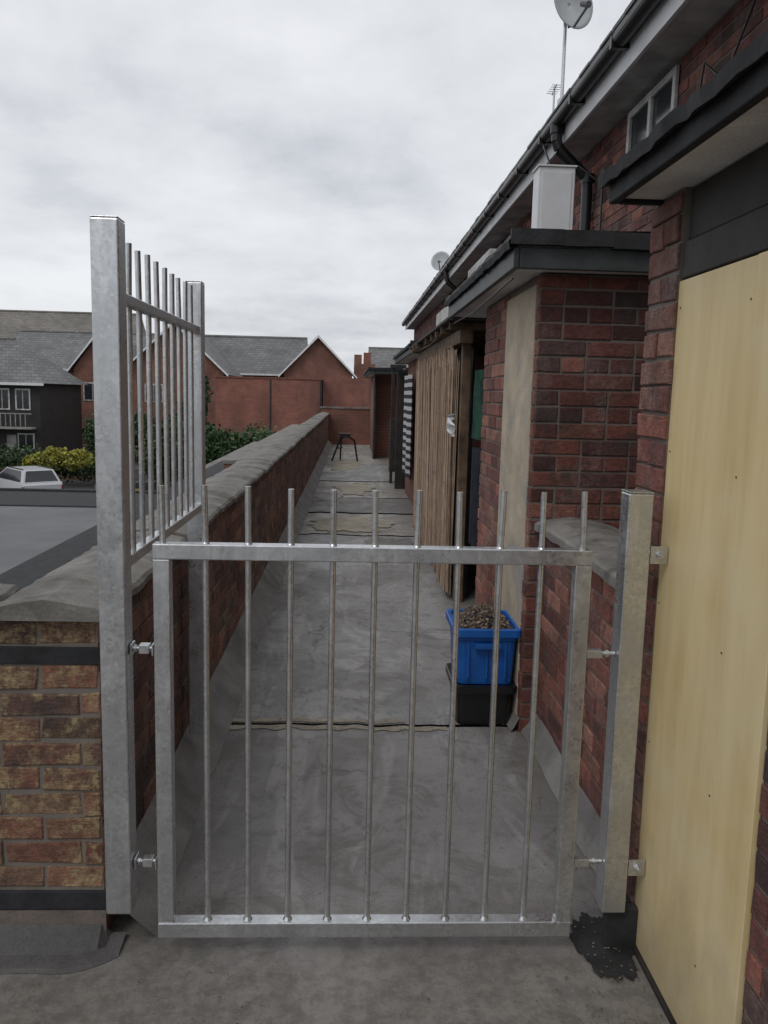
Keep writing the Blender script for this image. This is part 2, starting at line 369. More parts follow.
def coping(name,xa,xb,ya,yb,zbot,zedge,ztop,mat,parent,step=.62,seed=0,amp=.008):
    mb=MB(); y=ya; r=random.Random(seed)
    while y<yb-.02:
        y2=min(y+step,yb); n=12; rings=[]
        dz=r.uniform(-.006,.006); dx=r.uniform(-.008,.008)
        prof=[(xa,zbot),(xb,zbot),(xb,zedge-.012),(xb-.012,zedge),(xb-(xb-xa)*.25,(zedge+ztop)/2+.004),((xa+xb)/2,ztop),(xa+(xb-xa)*.25,(zedge+ztop)/2+.004),(xa+.012,zedge),(xa,zedge-.012)]
        for i in range(n+1):
            yy=y+.004+(y2-y-.008)*i/n
            ring=[]
            for (px,pz) in prof:
                q=Vector((px*11,yy*11,pz*11+seed)); 
                ring.append((px+dx+amp*noise.noise(q),yy+(amp*noise.noise(q+Vector((9,0,0))) if i in(0,n) else 0),pz+dz+amp*noise.noise(q*1.3+Vector((0,7,0)))))
            rings.append(ring)
        k=len(prof); V=[p for rg in rings for p in rg]; F=[]
        for i in range(n):
            for j in range(k): F.append((i*k+j,i*k+(j+1)%k,(i+1)*k+(j+1)%k,(i+1)*k+j))
        F=[tuple(reversed(f)) for f in F]
        F.append(tuple(range(k))); F.append(tuple(range((n+1)*k-1,n*k-1,-1)))
        mb.mesh(V,F,0)
        y=y2
    return mb.done(name,mat,parent)
coping('coping_stones',-.985,-.662,2.205,27,.966,.998,1.026,COP,pw,seed=2)
coping('coping_return',-1.8,-.996,2.205,2.52,.966,.998,1.022,COP,pw,step=.4,seed=5)
# ------------------------------------------------------------------ right building
tb=empty('terrace_building')
mb=MB(); mb.box(2.0,9,-3,27,-3.2,3.72); mb.done('main_walls',MOD,tb)
mb=MB()
bricks(mb,(2.0,1.5,2.2),(0,1,0),(-1,0,0),25.4,1.5,PALD,seed=8,holes=[(3.85,4.75,.95,1.6),(9.5,10.6,.7,1.45),(15,16.1,.7,1.45)])
mb.done('facade_brickwork',BR,tb)
def window(name,y0,y1,z0,z1,x=2.0):
    mb=MB(); f=.05
    mb.box(x-.012,x+.0,y0,y1,z0,z1,1)
    xa=x-.035; xb=x-.012
    mb.box(xa,xb,y0,y1,z0,z0+f,0); mb.box(xa,xb,y0,y1,z1-f,z1,0)
    mb.box(xa,xb,y0,y0+f,z0+f,z1-f,0); mb.box(xa,xb,y1-f,y1,z0+f,z1-f,0)
    mb.box(xa,xb,(y0+y1)/2-.025,(y0+y1)/2+.025,z0+f,z1-f,0)
    mb.box(x-.07,xb,y0-.04,y1+.04,z0-.05,z0-.002,0)
    mb.done(name,[OLDW,GLASS],tb,bevel=.003)
window('window_near',5.35,6.25,3.15,3.66); window('window_mid',11.0,12.1,2.95,3.6); window('window_far',16.5,17.6,2.95,3.6)
mb=MB(); mb.box(1.74,2.3,-2,26.9,3.705,3.73); mb.done('eaves_soffit',OLDW,tb)
mb=MB(); mb.box(1.715,1.739,-2,26.95,3.69,3.86); mb.done('eaves_fascia',WHITEP,tb)
mb=MB()
N=10; prof=[]
for i in range(N+1):
    t_=math.pi+math.pi*i/N; prof.append((1.655+.055*math.cos(t_),3.86+.055*math.sin(t_)))
prof+= [(1.71,3.88),(1.60,3.88)]
mb.prism(prof,-2,27)
for k in range(28): mb.box(1.597,1.712,-1.5+k,-1.46+k,3.80,3.883)
mb.done('gutter',BLACKP,tb)
mb=MB(); 
mb.face([(1.62,-2,3.885),(1.62,27.1,3.885),(6,27.1,6.3),(6,-2,6.3)]); mb.face([(6,-2,6.3),(6,27.1,6.3),(10.5,27.1,3.8),(10.5,-2,3.8)])
mb.face([(1.62,27.1,3.86),(10.5,27.1,3.8),(6,27.1,6.3)])
y=-2
while y<27: mb.box(1.595+rnd.uniform(-.006,.006),1.66,y,y+.245,3.884,3.905+rnd.uniform(-.004,.006)); y+=.25
mb.done('roof',SLATE,tb)
mb=MB(); mb.tube([(1.655,7.1,3.82),(1.655,7.1,3.70),(1.68,7.1,3.64),(1.86,7.1,3.48),(1.92,7.1,3.42),(1.93,7.1,3.34),(1.93,7.1,.0)],.045,14)
for z in (3.8,3.42,2.9): mb.cyl((1.93 if z<3.5 else 1.655,7.1,z-.04),(1.93 if z<3.5 else 1.655,7.1,z+.03),.056,n=14)
mb.tube([(1.655,15.1,3.82),(1.68,15.1,3.64),(1.93,15.1,3.42),(1.93,15.1,.0)],.045,10)
mb.done('downpipes',BLACKP,tb)
mb=MB(); mb.tube([(1.655,7.6,3.84),(1.60,7.3,3.70),(1.62,7.1,3.5),(1.80,6.9,3.46),(1.97,6.8,3.3),(1.97,6.8,2.4)],.009,6)
mb.tube([(1.96,4.3,3.6),(1.955,4.6,3.3),(1.96,4.9,3.5),(1.96,5.2,2.5)],.006,6)
mb.tube([(.70,3.7,2.12),(.72,5,2.10),(.75,6.3,2.14),(.74,8,2.08),(.75,10.3,2.12)],.005,5); mb.done('cables',BLACKP,tb)
def canopy(pref,x0,x1,y0,y1,z0,z1,fm,inner=True):
    h=z1-z0
    mb=MB(); mb.box(x0+.045,x1,y0+.045,y1-.045,z0+.012,z1-.02); mb.done(pref+'_soffit',SOFF,tb)
    mb=MB(); fz=z0+h*.58
    mb.box(x0+.018,x0+.044,y0+.018,y1-.018,z0,fz); mb.box(x0+.045,x1,y0+.018,y0+.044,z0,fz); mb.box(x0+.045,x1,y1-.044,y1-.018,z0,fz); mb.done(pref+'_fascia',fm,tb,bevel=.004)
    mb=MB(); n=int((y1-y0)/.05); pr=None
    for i in range(n+1):
        y=y0+(y1-y0)*i/n; d=.014*noise.noise(Vector((y*9,len(pref),0))); q=.014*noise.noise(Vector((y*11,3,len(pref))))+.006*noise.noise(Vector((y*30,3,1)))
        ring=[(x0+.02,y,fz+.001),(x0+d-.006,y,fz-.012+q),(x0+d-.012,y,fz+.02+q),(x0+d+.01,y,z1-.01+q),(x0+.08,y,z1+q),(x1,y,z1+.03)]
        if pr:
            for k in range(5): mb.face([pr[k],pr[k+1],ring[k+1],ring[k]],0,smooth=(k>0))
        pr=ring
    for ya,yb in((y0-.012,y0+.02),(y1-.02,y1+.012)):
        nx=12
        for i in range(nx):
            xa=x0+(x1-x0)*i/nx; q=.010*noise.noise(Vector((xa*9,ya,1)))
            mb.box(xa,x0+(x1-x0)*(i+1)/nx+.002*(i%2),ya-.003*(i%2),yb,fz+.002+q,z1+.004+q*.6)
    mb.done(pref+'_felt_roof',FELT,tb)
canopy('canopy_near',.70,1.99,-2.0,2.43,2.15,2.245,FELT)
canopy('porch',.67,1.99,3.62,6.05,2.155,2.31,FASC)
canopy('porch_far',.72,1.99,10.3,14.2,2.13,2.27,FASC)
canopy('end_porch',.42,1.99,20.5,26.5,2.13,2.27,FASC)
mb=MB(); mb.box(.88,1.99,-2,1.60,-.2,2.159,0); mb.box(.868,.99,2.238,2.45,-.2,2.159,0); mb.box(.99,1.99,2.25,2.44,-.2,2.159,0); mb.done('near_wall_core',MO,tb)
mb=MB(); bricks(mb,(.88,-.6,0),(0,1,0),(-1,0,0),2.20,2.1,PALD,seed=22)
bricks(mb,(.868,2.238,0),(0,1,0),(-1,0,0),.212,2.15,PAL,seed=23,rough=.004,pro=.009)
bricks(mb,(.868,2.45,1.1),(1,0,0),(0,1,0),.9,1.05,PALD,seed=25)
mb.done('near_brickwork',BRW,tb)
mb=MB(); mb.box(.905,1.0,1.61,2.235,-.01,2.158); mb.done('door_recess',DWOOD,tb)
mb=MB(); mb.box(.872,.904,1.605,2.232,1.925,2.02); mb.box(.885,.904,1.605,2.232,2.025,2.158); mb.box(.86,.88,1.0,1.604,2.06,2.158); mb.done('door_lintel',DWOOD,tb,bevel=.004)
mb=MB(); mb.box(.85,1.99,3.80,5.30,-.2,2.16); mb.done('porch_core',MOD,tb)
mb=MB(); bricks(mb,(.85,3.80,0),(1,0,0),(0,-1,0),1.13,2.15,PALD,seed=31,flem=True)
bricks(mb,(.85,3.80,0),(0,1,0),(-1,0,0),1.5,2.15,PAL,seed=32,holes=[(.06,.76,-.1,2.2)])
mb.done('porch_brickwork',BR,tb)
mb=MB(); mb.box(.838,.851,3.86,4.56,.02,2.12); mb.done('rendered_panel',REND,tb,bevel=.003)
mb=MB(); mb.box(.95,1.99,10.6,13.9,-.2,2.129); mb.done('porch_far_body',BT,tb)
mb=MB(); mb.box(.64,1.99,21.6,26.3,-.2,2.129); mb.done('end_porch_body',BT,tb)
mb=MB(); mb.box(.60,.64,21.0,21.6,0,2.1); mb.box(.80,1.2,14.3,14.4,0,2.0); mb.box(.75,.80,15.2,15.3,0,2.1); mb.box(.72,1.2,15.15,15.35,2.1,2.16); mb.box(.85,1.2,17.5,17.7,0,1.1); mb.done('end_porch_door',DWOOD,tb)
mb=MB(); mb.box(1.17,1.40,5.45,5.62,2.325,3.06); mb.box(1.16,1.41,5.44,5.63,3.061,3.072); mb.box(1.19,1.38,5.444,5.449,2.36,3.03)
mb.done('roof_cabinet',WHITEP,tb,bevel=.004)
mb=MB(); mb.box(.80,.93,5.0,5.9,2.325,2.47); mb.box(.79,.86,6.6,7.9,2.20,2.36); mb.box(1.0,1.05,14.4,16,2.1,2.5); mb.done('flashing_boards',OLDW,tb,bevel=.005)
lw=empty('low_brick_wall')
mb=MB(); mb.box(.93,1.16,2.452,3.79,-.1,1.0); mb.done('wall_core',MO,lw)
mb=MB(); bricks(mb,(.93,2.452,0),(0,1,0),(-1,0,0),1.338,1.0,PAL,seed=41); mb.done('brickwork',BRW,lw)
coping('coping_stones',.872,1.2,2.46,3.785,1.001,1.045,1.065,COP,lw,seed=9)
# boarded door
bd=empty('boarded_door')
def plymat():
    m=NT('yellow_board')
    c=m.mix(m.ramp(m.noise(4,5,.6,m.stretch((3,3,.35))),[(.35,0.),(.65,1.)]),(.58,.44,.21),(.68,.54,.285))
    c=m.mix(m.ramp(m.noise(30,5,.7,m.stretch((1,1,.10))),[(.54,0.),(.74,.22)]),c,(.48,.36,.17))
    c=m.mix(m.ramp(m.noise(1.8,5,.7),[(.46,0.),(.68,.5)]),c,(.72,.63,.42))
    c=m.mix(m.ramp(m.noise(6,4,.8,m.stretch((1,1,.3))),[(.62,0.),(.78,.4)]),c,(.42,.36,.25))
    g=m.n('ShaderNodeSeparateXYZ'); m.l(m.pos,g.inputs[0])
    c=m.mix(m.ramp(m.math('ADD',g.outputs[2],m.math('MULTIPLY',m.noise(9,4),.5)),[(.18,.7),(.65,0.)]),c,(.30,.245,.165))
    m.col(c); m.rough(.5); m.bump(m.noise(7,4,.6,m.stretch((1,1,.3))),.2,.006); return m.mat
PLY=plymat()
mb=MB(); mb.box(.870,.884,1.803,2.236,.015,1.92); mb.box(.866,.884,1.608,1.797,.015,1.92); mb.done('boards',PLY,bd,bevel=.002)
mb=MB()
for z in [.25+.4*i for i in range(5)]:
    for y in (1.82,2.215):
        zz=z+rnd.uniform(-.03,.03); mb.cyl((.8685,y,zz),(.8705,y,zz),.0028,n=8)
mb.done('screws',simple('rusty_screw',(.16,.10,.055),.6,.3),bd)
mb=MB(); mb.box(.86,.90,1.6,2.235,-.02,.013); mb.done('threshold',DWOOD,bd)
# ------------------------------------------------------------------ bamboo lean-to
ls=empty('bamboo_screen')
BAM=NT('bamboo'); at=BAM.n('ShaderNodeAttribute'); at.attribute_name='Col'
BAM.col(BAM.mix(1,at.outputs['Color'],BAM.ramp(BAM.noise(9,5,.7),[(.3,.65),(.7,1.2)]),'MULTIPLY')); BAM.rough(.75)
mb=MB()
for layer,xl in((0,.80),(1,.815)):
    y=6.42
    while y<9.9:
        c=rnd.choice([(.40,.29,.21),(.34,.245,.175),(.47,.35,.26),(.27,.19,.135),(.38,.28,.21)]); x=xl+rnd.uniform(-.014,.012)
        a=rnd.uniform(-.05,.05); 
        mb.cyl((x,y,rnd.uniform(.02,.14)),(x+rnd.uniform(-.02,.012),y+a,1.93+rnd.uniform(-.12,.09)),.006,.004,n=5,col=c,caps=False)
        y+=rnd.uniform(.006,.012)
mb.done('canes',BAM.mat,ls)
mb=MB()
for z in(.35,.9,1.45,1.85): mb.cyl((.785,6.42,z),(.785,9.9,z+.02),.003,n=5)
mb.done('wires',WOOD,ls)
lt=empty('timber_lean_to')
mb=MB()
for y in(6.36,8.1,9.95): mb.box(.84,.91,y-.035,y+.035,0,2.0)
mb.box(.80,.90,6.2,10.1,2.0,2.10); 
for i in range(9): mb.box(.74-rnd.uniform(0,.05),1.98,6.3+.45*i,6.35+.45*i,2.101,2.16)
mb.done('frame',WOOD,lt,bevel=.004)
mb=MB(); mb.box(.70,1.99,6.15,10.2,2.161,2.18); mb.done('felt_cover',DWOOD,lt)
mb=MB(); mb.box(.94,.96,6.45,9.9,0,1.98); mb.box(1.3,1.34,5.32,6.4,0,2.1); mb.done('back_lining',DWOOD,lt)
def cloth(name,pts_fn,nu,nv,mat,parent=None,colfn=None):
    mb=MB(); V=[pts_fn(i/nu,j/nv) for i in range(nu+1) for j in range(nv+1)]
    for i in range(nu):
        for j in range(nv):
            a=i*(nv+1)+j; mb.mesh([V[a],V[a+1],V[a+nv+2],V[a+nv+1]],[(0,1,2,3)],0,colfn(i/nu,j/nv) if colfn else (1,1,1),True)
    return mb.done(name,mat,parent)
GREEN=simple('green_fabric',(.02,.09,.06),.8,.4,6)
cloth('green_cloth',lambda u,v:(.94+.025*math.sin(u*20+v*2),5.9+.36*u,1.30+.5*v),16,8,GREEN)
cloth('dark_coat',lambda u,v:(.91+.03*math.sin(u*15),5.7+.3*u,.55+.7*v),16,8,simple('navy_fabric',(.02,.022,.035),.9,.3,8))
cloth('white_rag',lambda u,v:(.755+.025*math.sin(u*9+v*4),6.12+.20*u*(.35+.65*math.sin(v*3.1))+.04*math.sin(v*8),1.34+.14*v-.06*abs(u-.5)),12,10,WHITEP)
AT=NT('striped_cotton'); at=AT.n('ShaderNodeAttribute'); at.attribute_name='Col'; AT.col(at.outputs['Color']); AT.rough(.9)
cloth('striped_awning_cloth',lambda u,v:(.84+.03*math.sin(u*14),11.4+1.5*u,.45+1.45*v),24,26,AT.mat,None,lambda u,v:(.42,.42,.42) if int(v*26+.01)%2 else (.02,.02,.025))
# ------------------------------------------------------------------ recycling box & crate
def tub(mb,cx,cy,w0,d0,w1,d1,z0,z1,th,m=0):
    def ring(w,d,z,r=.03):
        out=[]
        for sx,sy,a0 in((1,1,0),(-1,1,90),(-1,-1,180),(1,-1,270)):
            for k in range(4):
                a=math.radians(a0+30*k); out.append((cx+sx*(w/2-r)+r*math.cos(a),cy+sy*(d/2-r)+r*math.sin(a),z))
        return out
    h=z1-z0; lip=.018
    R=[ring(w0,d0,z0),ring(w0+(w1-w0)*.75,d0+(d1-d0)*.75,z0+h*.78),ring(w1*1.0+.004,d1+.004,z0+h*.80),ring(w1+.006,d1+.006,z1-.04),ring(w1+lip*2,d1+lip*2,z1-.036),ring(w1+lip*2,d1+lip*2,z1-.002),ring(w1+lip*2-.01,d1+lip*2-.01,z1),ring(w1-th*2,d1-th*2,z1),ring(w0-th*2,d0-th*2,z0+.02)]
    n=16; V=[p for r in R for p in r]; F=[]
    for i in range(len(R)-1):
        for j in range(n): F.append((i*n+j,i*n+(j+1)%n,(i+1)*n+(j+1)%n,(i+1)*n+j))
    F.append(tuple(range(n-1,-1,-1))); F.append(tuple(range(8*n,9*n)))
    mb.mesh(V,F,m)
BLUE=simple('blue_plastic',(.010,.115,.44),.38,.2,9,bump=.08)
rb=empty('recycling_box'); bx=.684
mb=MB(); tub(mb,bx,4.02,.265,.30,.296,.36,.215,.50,.006); mb.done('tub',BLUE,rb)
mb=MB()
for x in(-.09,0,.09): mb.box(bx+x-.006,bx+x+.006,3.844,3.862,.25,.43)
mb.box(bx-.065,bx+.065,3.816,3.842,.405,.43)
mb.done('ribs_and_handle',BLUE,rb,bevel=.003)
mb=MB(); 
for i in range(1900):
    a=rnd.uniform(-1,1); b=rnd.uniform(-1,1); hh=.465+.095*(1-a*a)*(1-b*b)+rnd.uniform(-.01,.014)
    c=Vector((bx+a*.135,4.02+b*.165,hh)); s=rnd.uniform(.005,.015)
    u=Vector((rnd.uniform(-1,1),rnd.uniform(-1,1),rnd.uniform(-.5,.5))).normalized()*s; w=u.orthogonal().normalized()*s*rnd.uniform(.25,.6)
    k=rnd.uniform(.3,1.1); mb.face([c-u,c-w,c+u,c+w],0,rnd.choice([(.20*k,.145*k,.10*k),(.28*k,.22*k,.17*k),(.11*k,.08*k,.06*k)]))
mb.done('dead_leaves',BAM.mat,rb)
mb=MB(); blob(mb,bx,4.02,.13,.155,.455,3,amp=.03); mb.done('soil',simple('soil',(.05,.035,.025),.95,.4,40,bump=.8),rb)
bc=empty('black_crate'); mb=MB(); tub(mb,bx,4.02,.26,.29,.28,.33,.008,.213,.006); mb.done('tub',BLACKP,bc)
# ------------------------------------------------------------------ dishes & aerials
def dish(pos,axis,r,polebase,name='satellite_dish'):
    e=empty(name); pos=Vector(pos); ax=Vector(axis).normalized(); a=ax.cross(Vector((0,0,1))).normalized(); b=a.cross(ax).normalized()
    if b.z<0: b=-b
    mb=MB(); n=32; R=[]
    for k in range(7):
        q=k/6; R.append([pos+ax*(q*q*r*.28)+(a*math.cos(2*math.pi*i/n)*.93+b*math.sin(2*math.pi*i/n))*q*r for i in range(n)])
    V=[p for g in R for p in g]; F=[(i*n+j,i*n+(j+1)%n,(i+1)*n+(j+1)%n,(i+1)*n+j) for i in range(6) for j in range(n)]
    mb.mesh(V,F,0,smooth=True); o=mb.done('reflector',simple('dish_grey',(.42,.44,.45),.45,.1),e)
    s=o.modifiers.new('s','SOLIDIFY'); s.thickness=.006
    mb=MB(); L=pos+ax*r*1.15-b*r*.55
    mb.cyl(pos-b*r*.95+ax*r*.2,L,.010,n=8); mb.cyl(L,L+(pos+b*r*.1-L).normalized()*.09,.026,.02,n=12); mb.cyl(pos-ax*.01,pos-ax*.09,.035,n=12)
    mb.cyl(pos-ax*.05,pos-ax*.05-b*r*.8+ax*.04,.012,n=8)
    mb.done('lnb_arm',simple('lnb_grey',(.13,.135,.14),.5,.1),e)
    mb=MB(); pb=Vector(polebase); top=Vector((pb.x,pb.y,pos.z-.12)); mb.cyl(pb,top,.014,n=10); mb.cyl(top,pos-ax*.06,.014,n=8); mb.box(pb.x-.03,pb.x+.06,pb.y-.03,pb.y+.03,pb.z,pb.z+.14)
    mb.done('mast',GALV,e); return e
dish((1.66,6.92,4.66),(.38,-.90,.12),.20,(1.66,7.02,3.86))
dish((1.72,16.6,4.20),(-.25,-.85,.30),.20,(1.76,16.7,3.86),'satellite_dish')
def aerial(x,y,z0,z1,name='tv_aerial'):
    mb=MB(); mb.cyl((x,y,z0),(x,y,z1),.008,n=6); mb.cyl((x-.01,y-.12,z1-.03),(x+.01,y+.12,z1-.03),.005,n=6)
    for i in range(5):
        yy=y-.11+.05*i; mb.cyl((x-.045,yy,z1-.03),(x+.045,yy,z1-.03),.003,n=5)
    mb.done(name,GALV,None)
aerial(1.95,12.0,3.9,4.42); aerial(1.66,7.3,3.85,4.20)
# ------------------------------------------------------------------ far object on the walkway
mb=MB()
mb.tube([(-.42,20,.006),(-.22,20.05,.55),(-.05,20,.62),(.12,20.05,.50),(.20,20,.006)],.022,8); mb.tube([(-.22,20.4,.006),(-.20,20.08,.55),(-.05,20.2,.60)],.02,8)
mb.cyl((-.30,20,.32),(-.16,20.02,.34),.02,n=8); mb.box(-.24,.02,19.97,20.08,.58,.68)
mb.done('folding_trestle',BLACKP)
mb=MB(); mb.box(-.95,.7,27.0,27.25,-.3,1.15); mb.box(-.98,.72,26.97,27.28,1.151,1.20,1); mb.done('brick_end_wall',[BT,COP])
# ------------------------------------------------------------------ outside left
mb=MB(); mb.box(-900,900,-300,1500,-3.6,-3.2); mb.done('ground',GRD)
fr=empty('flat_roof')
mb=MB(); mb.box(-16,-.955,-3,15.5,-3.2,-.60); mb.done('roof_slab',ASPH,fr)
mb=MB(); mb.box(-16,-3.4,15.5,15.7,-3.2,-.57); mb.box(-16,-3.6,15.7,17.8,-3.2,-.595); mb.box(-16,-3.4,17.8,17.95,-3.2,-.55); mb.box(-3.38,-.955,15.5,15.65,-3.2,-.5);mb.done('roof_kerb',FELT,fr,bevel=.02)
mb=MB(); mb.box(-16,-.97,8,8.06,-.6,-.592); mb.box(-16,-.97,4.9,4.96,-.6,-.592); mb.done('roof_felt_laps',APR,fr)
mb=MB(); mb.box(-2.1,-1.85,14,31,-3.2,.40); mb.box(-3.4,-3.2,18,30,-3.2,-.2); mb.done('brick_yard_wall',BT)
mb=MB(); mb.box(-2.14,-1.81,13.98,31,.401,.46); mb.box(-3.44,-3.16,17.98,30,-.199,-.15); mb.done('yard_wall_coping',COP)
def house(name,x0,x1,y0,y1,zb,ze,zr,mat,roofmat,hip=(0,0),axis='x',win=None):
    e=empty(name)
    mb=MB(); mb.box(x0,x1,y0,y1,zb,ze); mb.done('walls',mat,e)
    ov=.35; X0,X1,Y0,Y1=x0-ov,x1+ov,y0-ov,y1+ov
    mb=MB()
    if axis=='x':
        ym=(y0+y1)/2; a=(X0+hip[0],ym,zr); b=(X1-hip[1],ym,zr)
        mb.face([(X0,Y0,ze),(X1,Y0,ze),b,a]); mb.face([(X1,Y1,ze),(X0,Y1,ze),a,b]); mb.face([(X0,Y1,ze),(X0,Y0,ze),a]); mb.face([(X1,Y0,ze),(X1,Y1,ze),b])
        mb.cyl(a,b,.12,n=6)
        mb.box(X0,X1,Y0-.06,Y0,ze-.12,ze+.02,1)
        mb.done('roof',[roofmat,WHITEP],e)
    else:
        xm=(x0+x1)/2; 
        mb.face([(X0,Y0,ze-.2),(X0,Y1,ze-.2),(xm,Y1,zr),(xm,Y0,zr)][::-1]); mb.face([(X1,Y0,ze-.2),(X1,Y1,ze-.2),(xm,Y1,zr),(xm,Y0,zr)])
        mb.done('roof',roofmat,e)
        mb=MB(); mb.face([(x0,y0,ze),(x1,y0,ze),(xm,y0,zr-.12)]); mb.done('gable',mat,e)
        mb=MB()
        for s in(X0,X1):
            d=.14; mb.mesh([(s,Y0,ze-.2),(xm,Y0,zr),(xm,Y0,zr-d-.05),(s,Y0,ze-.2-d),(s,Y0-.05,ze-.2),(xm,Y0-.05,zr),(xm,Y0-.05,zr-d-.05),(s,Y0-.05,ze-.2-d)],[(0,1,2,3),(7,6,5,4),(0,4,5,1),(3,2,6,7)])
        mb.done('bargeboards',WHITEP,e)
    if win:
        mb=MB()
        for (wx,wz_,ww,wh) in win:
            mb.box(wx-ww/2,wx+ww/2,y0-.05,y0-.002,wz_,wz_+wh,0); f=.08
            mb.box(wx-ww/2+f,wx-f/3,y0-.07,y0-.051,wz_+f,wz_+wh-f,1); mb.box(wx+f/3,wx+ww/2-f,y0-.07,y0-.051,wz_+f,wz_+wh-f,1)
        mb.done('windows',[OLDW,GLASS],e)
    return e
BLK=simple('black_weatherboard',(.025,.023,.022),.7,.3,2)
house('timber_house',-34,-16.8,46,53,-3.2,1.8,4.3,BLK,SLATE,hip=(0,2.9),win=[(x,.35,.8,1.15) for x in(-17.7,-18.8,-20.0,-21.2,-22.4)]+[(-17.6,-1.8,.9,.9)])
mb=MB(); mb.box(-20.9,-19.2,45.9,45.96,-3.2,-1.1); mb.box(-18.6,-18.1,45.9,45.96,-3.2,-1.0)
for i in range(22): mb.box(-22.8+.26*i,-22.76+.26*i,45.2,45.24,-.5,.15)
mb.box(-23,-17.0,45.18,45.27,.15,.20); mb.box(-23,-17.0,45.15,45.9,-.65,-.55)
mb.done('timber_house_balcony',simple('grey_timber',(.34,.33,.31),.7,.3,3))
house('brick_house',-45,-20.5,76,88,-3.2,3.4,8.7,BT,SLATE2,win=[(-30+3*i,1,1.4,1.4) for i in range(3)])
house('brick_house',-26,-3.9,64,73,-3.2,3.0,6.0,BT,SLATE)
house('brick_house',-14.8,-8.4,56,64,-3.2,2.9,6.1,BT,SLATE,axis='y',win=[(-13,.8,1.2,1.2)])
house('brick_house',-18.2,-15.3,56,66,-3.2,2.9,5.0,BT,SLATE,axis='y',win=[(-17,.8,1.2,1.2)])
house('brick_house',-4.6,.1,58,68,-3.2,3.0,5.6,BT,SLATE,axis='y')
house('brick_house',2.2,11,85,95,-3.2,3.6,6.6,BT,SLATE)
mb=MB(); mb.box(1.2,1.9,80,80.8,2,5.6); mb.box(.3,1.0,78,78.7,2,5.3); mb.box(.3,2.2,76,84,-3.2,4.4); mb.done('chimney_stack',BT)
bb=empty('brick_outbuilding')
mb=MB(); mb.box(-7.2,-1.55,45,52,-3.2,2.35); mb.box(-1.5,1.0,46,52,-3.2,2.5); mb.done('walls',BT2,bb)
mb=MB(); mb.box(-7.25,-1.52,44.95,52,2.351,2.42); mb.done('parapet_cap',simple('terracotta_cap',(.22,.09,.06),.8,.2),bb)
mb=MB(); mb.box(-1.62,-1.52,44.9,45,-3,2.3); mb.box(-4.3,-4.24,44.96,45,-3,2.3); mb.done('downpipe',BLACKP,bb)
# ------------------------------------------------------------------ foliage
def foliage(name,boxes,n,size,pal,seed=1):
    r=random.Random(seed); mb=MB()
    for i in range(n):
        cx,cy,cz,rx,ry,rz=r.choice(boxes)
        while True:
            p=Vector((r.uniform(-1,1),r.uniform(-1,1),r.uniform(-1,1)))
            if p.length<1: break
        p=p*(.75+.35*noise.noise(p*2.3+Vector((cx,cy,seed))))/max(p.length,.3)*max(p.length,.55)
        c=Vector((cx+p.x*rx,cy+p.y*ry,cz+p.z*rz)); s=size*r.uniform(.5,1.3)
        u=Vector((r.uniform(-1,1),r.uniform(-1,1),r.uniform(-1,1))).normalized()*s; w=u.orthogonal().normalized()*s*.6
        k=r.uniform(.45,1.3)*(.6+.5*(p.z+1)/2); q=r.choice(pal)
        mb.face([c-u,c-w,c+u,c+w],0,tuple(t*k for t in q))
    m=NT(name+'_leaf'); a=m.n('ShaderNodeAttribute'); a.attribute_name='Col'; m.col(a.outputs['Color']); m.rough(.7)
    return mb.done(name,m.mat)
GP=[(.035,.07,.022),(.05,.09,.03),(.025,.05,.018)]
foliage('hedge',[(-23+1.0*i,41.8+rnd.uniform(-.2,.2),-2.2+rnd.uniform(-.15,.2),1.1,.8,1.0) for i in range(18)],11000,.10,GP,2)
foliage('yellow_shrub',[(-14.0,40,-1.7,.9,.8,.65),(-12.9,40,-1.75,1.0,.8,.6),(-15.0,40.2,-1.95,.7,.7,.5)],4000,.08,[(.28,.27,.03),(.20,.22,.03),(.36,.33,.05)],3)
foliage('shrub',[(-12.9,43,-.8,.9,.8,1.3),(-12.2,43.2,-.3,.9,.8,1.1),(-10.6,43.2,-.6,1.4,.9,1.4),(-9,43,-.7,1.3,.9,1.4)],7000,.10,GP,8)
foliage('ivy_hedge',[(-7.4+.62*i,33+rnd.uniform(-.6,.6),-.95+rnd.uniform(-.15,.25),1.0,1.0,1.5) for i in range(8)],11000,.09,[(.03,.075,.018),(.05,.11,.03),(.02,.045,.014)],4)
tr=foliage('garden_tree',[(-7.2,40,1.5,.7,.9,1.3),(-7.6,40.2,.3,1.0,1,1.3),(-7.1,40,-.6,.9,.9,1.2)],5500,.11,[(.02,.045,.016),(.03,.06,.02)],5)
mb=MB(); mb.cyl((-7.3,40,-3.2),(-7.3,40,.4),.15,.08,n=8); mb.cyl((-7.3,40,-1),(-7.0,40,1.2),.06,.03,n=6); mb.cyl((-7.3,40,-.6),(-7.7,40.2,1.0),.06,.03,n=6); o=mb.done('trunk',WOOD); o.parent=tr
mb=MB(); mb.box(-26,-9.5,43.9,44.1,-3.2,-1.9); mb.done('garden_fence',WOOD)
